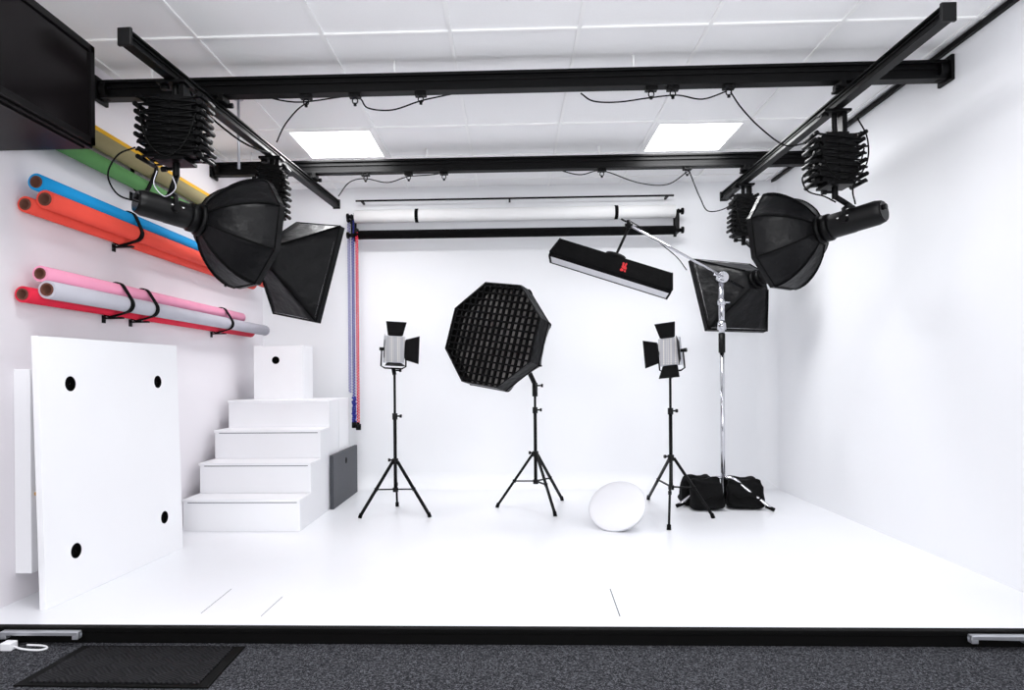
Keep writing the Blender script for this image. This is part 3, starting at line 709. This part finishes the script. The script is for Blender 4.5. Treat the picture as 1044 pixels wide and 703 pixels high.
# gridded octagonal softbox
oc=PY(509,344,4.80); axo=V((-.50,-.84,.20))
ob=softbox(oc,axo,octa(.39),.22,(.3,.3),.11,'large black octagonal softbox with fabric grid on a stand','gridded_softbox',roll=math.radians(-9),gridc=15,inner='silver',bulge=.6)
ap=ob['apex']; ax_=axo.normalized()
t=thing('softbox_tilt_head','black tilt bracket joining stand and gridded softbox','bracket',s2)
h1=ap-ax_*.03
part(t,'clamp',MB().cyl(s2-V((0,0,.05)),s2+V((0,0,.05)),.02).cyl(s2+V((0,-.0,.03)),s2+V((.05,0,.03)),.006).cyl(s2+V((.045,0,.03)),s2+V((.06,0,.03)),.013),['plastic'])
part(t,'arm',MB().beam(s2+V((0,0,.04)),h1,.022,.03).cyl(h1-ax_*.07,h1+ax_*.005,.045,n=20),['black'],.002)
# ------------------------------------------------------------------ C-stand
cy=5.10; cb=PY(737,470,cy); cx_=cb.x
cs=thing('century_stand','chrome century stand with weighted legs and grip head','light stand',(cx_,cy,0))
zt2=PY(739,283,cy).z; zm2=PY(738,358,cy).z
part(cs,'lower_column',MB().cyl((cx_,cy,.06),(cx_,cy,zm2),.016),['chrome'])
part(cs,'grip_sleeve',MB().cyl((cx_,cy,zm2-.01),(cx_,cy,zm2+.13),.024),['plastic'],label='black rubber sleeve')
part(cs,'upper_column',MB().cyl((cx_,cy,zm2+.12),(cx_,cy,zt2-.02),.022).cyl((cx_,cy,zm2+.16),(cx_,cy,zm2+.22),.032).cyl((cx_,cy,zt2-.2),(cx_,cy,zt2-.16),.03).cyl((cx_,cy,zt2-.18),(cx_+.06,cy,zt2-.18),.008),['chrome'])
part(cs,'grip_head',MB().cyl((cx_,cy-.045,zt2),(cx_,cy+.03,zt2),.042,n=20).cyl((cx_,cy-.06,zt2),(cx_,cy-.045,zt2),.025).cyl((cx_-.07,cy-.05,zt2+.02),(cx_,cy-.05,zt2),.009),['chrome'],.003)
for fp in((691,517),(788,521),(742,509)):
    f=PZ(*fp); f.z=.012; d=V((f.x-cx_,f.y-cy,0)).normalized(); a=V((cx_,cy,.22))+d*.01
    k=V((cx_,cy,.07))+(f-V((cx_,cy,.07)))*.5; k.z=.12
    o=part(cs,'leg',MB().tube(spline([a,a+d*.07-V((0,0,.01)),k+V((0,0,.02)),f],5),.0115,10),['chrome'])
    part(o,'foot_tip',MB().cyl(f-d*.05+V((0,0,.022)),f+d*.012-V((0,0,.002)),.014,n=10),['rubber'])
# boom arm
bt=PY(641,229,4.62); hd=V((cx_,cy-.05,zt2))
t=thing('boom_arm','thin chrome boom arm clamped on the century stand','boom arm',hd)
dirb=(bt-hd); tail=hd-dirb.normalized()*.33
part(t,'rod',MB().cyl(tail,bt,.0085,n=12),['chrome'])
part(t,'end_clamp',MB().cyl(bt-V((0,.0,.025)),bt+V((0,0,.03)),.015).cyl(bt-V((.025,0,0)),bt+V((.025,0,0)),.010).cyl(bt+V((-.015,0,.02)),bt+V((-.05,0,.04)),.006),['black'])
# strip softbox
pl=PY(562,260,4.60);pr=PY(687,299,4.50); fc=(pl+pr)/2+V((0,.10,.016)); u=(pr-pl).normalized()
nrm=(V((-.28,-.05,-1))); nrm=(nrm-u*nrm.dot(u)).normalized()
refb=nrm.cross(u); w_=(pr-pl).length
DS,LS,HS=.115,.028,.20
sb=softbox(fc,nrm,rect(w_,HS),DS,(.92,.66),LS,'black strip softbox with white diffuser and red emblem on a boom','strip_softbox',ref=refb,bulge=1,dz=LS-.006,sagk=0,fab='fabric2')
part(sb['t'],'tilt_mount',MB().cyl(sb['apex']+nrm*.005,sb['apex']-nrm*.03,.025).cyl(sb['apex']-nrm*.02,bt-V((0,0,.02)),.009),['black'])
def face_emblem():
    P=sb['P']; a=sb['a'];b=sb['b']
    sg=-1 if (b.y>0) else 1
    sxn=1 if a.x>0 else -1
    def Q(s,v):
        yy=HS/2*(.66+.34*v); return P(sxn*s,sg*yy,DS*v)+ (b*sg)*.003
    polys=[[(-.014,.46),(-.018,.20),(-.012,.14),(-.005,.20),(-.003,.44)],
           [(.0,.44),(.002,.18),(.009,.12),(.015,.20),(.012,.46)],
           [(-.018,.50),(-.012,.42),(.010,.42),(.020,.52),(.021,.64),(.012,.70),(-.002,.66),(-.014,.62)],
           [(-.014,.66),(-.002,.70),(.006,.78),(-.002,.90),(-.018,.90),(-.021,.78)],
           [(.010,.74),(.020,.74),(.022,.90),(.008,.90)]]
    mb=MB(); s0=.078
    for pl_ in polys:
        vs=[Q(s0+x*.95,.50+(v-.5)*.75+.03) for x,v in pl_]; mb.add(vs,[tuple(range(len(vs)))])
    part(sb['t'],'emblem',mb,['emblem'],label='compact red printed emblem')
face_emblem()
cable([bt+V((0,0,.03)),PY(655,233,4.7),PY(672,247,4.8),PY(690,262,4.9),PY(700,275,5.0)],.0035,'thin black cable running along the boom arm')
# ------------------------------------------------------------------ sandbags
def sandbag(px,py,y,w,yaw,label,hh):
    c=PY(px,py,y); t=thing('sandbag',label,'sandbag',(c.x,y,0),'black sandbags on stand legs')
    R=Matrix.Rotation(yaw,3,'Z')
    for s in(-1,1):
        def fn(p): 
            q=p.z/hh
            sag=1+.07*(-q)+.03*math.sin(p.z*95+s*2)+.02*math.sin(p.x*45+s)
            fold=.006*math.sin(p.z*110+p.x*22)
            return V((p.x*sag,p.y*(1+.35*(-q))+fold*(1 if p.y>0 else -1),p.z*(1-.16*math.exp(-((p.x-.02*s)/(w*.22))**2)*(1 if q>0 else 0))))
        Rt=R@Matrix.Rotation(s*.22,3,'X')
        part(t,'pouch',MB().ell(V((c.x,y,hh-.002))+R@V((0,s*.085,0)),(w/2,.055,hh),Rt,.4,44,30,fn=fn),['bagcloth'])
        mb=MB()
        mb.tube(spline([V((c.x,y,.09+dz))+R@V((xx,s*.160,0)) for xx,dz in((-w*.42,.03),(-w*.2,-.006),(w*.05,.010),(w*.3,-.010),(w*.42,.02))],5),.007,6)
        part(t,'seam_piping',mb,['rubber'])
    part(t,'saddle_web',MB().add([V((c.x,y,z))+R@V((xx,yy,0)) for xx in(-w*.34,w*.34) for yy,z in((-.11,.16),(-.06,.19),(0,.198),(.06,.19),(.11,.16))],[(i,i+1,i+6,i+5) for i in range(4)],0,True),['bagcloth'])
sandbag(715,497,5.10,.235,.16,'black saddle sandbag draped over chrome stand leg',.120)
sandbag(757,498,5.14,.26,-.12,'black saddle sandbag draped over the other stand leg',.110)
# ------------------------------------------------------------------ round reflector on floor
nd=V((-.32,-.66,.66)).normalized(); R0=.180
cz=R0*math.sqrt(1-nd.z**2)+.010; r_=ray(629,515); dc=CAM+r_*((cz-.97)/r_.z)
t=thing('beauty_dish','round white diffused beauty dish lying tilted on the floor','light reflector',(dc.x,dc.y,0))
part(t,'bowl',MB().lathe(dc,-nd,[(.010,R0),(.016,R0*.98),(.04,R0*.86),(.075,R0*.6),(.10,R0*.38),(.105,.06),(.125,.06)],40,closed=False),['rim'])
part(t,'diffuser_sock',MB().lathe(dc,nd,[(-.010,R0+.001),(.0,R0+.001),(.004,R0*.985),(.010,R0*.85),(.015,R0*.5),(.017,.001)],48),['diff'])
part(t,'rim_band',MB().pipe(dc-nd*.014,dc-nd*.001,R0+.004,R0-.002,48),['rim'],label='pale grey rim band')
part(t,'mount_collar',MB().pipe(dc-nd*.10,dc-nd*.135,.066,.05,24),['black'])
# ------------------------------------------------------------------ lighting
w=bpy.data.worlds.new('world'); S.world=w; w.use_nodes=True
w.node_tree.nodes['Background'].inputs[0].default_value=(.965,.98,1,1); w.node_tree.nodes['Background'].inputs[1].default_value=1.55
def area(n,loc,rot,sx,sy,p,c=(.985,.99,1)):
    l=bpy.data.lights.new(n,'AREA'); l.shape='RECTANGLE'; l.size=sx; l.size_y=sy; l.energy=p; l.color=c
    o=bpy.data.objects.new(n,l); COL.objects.link(o); o.location=loc; o.rotation_euler=rot
for x in(-1.21,1.27): area('tile_lamp',(x,4.85,ZC-.03),(0,0,0),.55,.55,27)
for x in(-1.21,1.27): area('tile_lamp',(x,2.37,ZC-.03),(0,0,0),.55,.55,13)
# unseen fill light added behind the camera to brighten the ceiling
area('added_ceiling_fill',(0,-.9,1.2),(math.radians(128),0,0),1.6,1.0,72,(.97,.98,1))
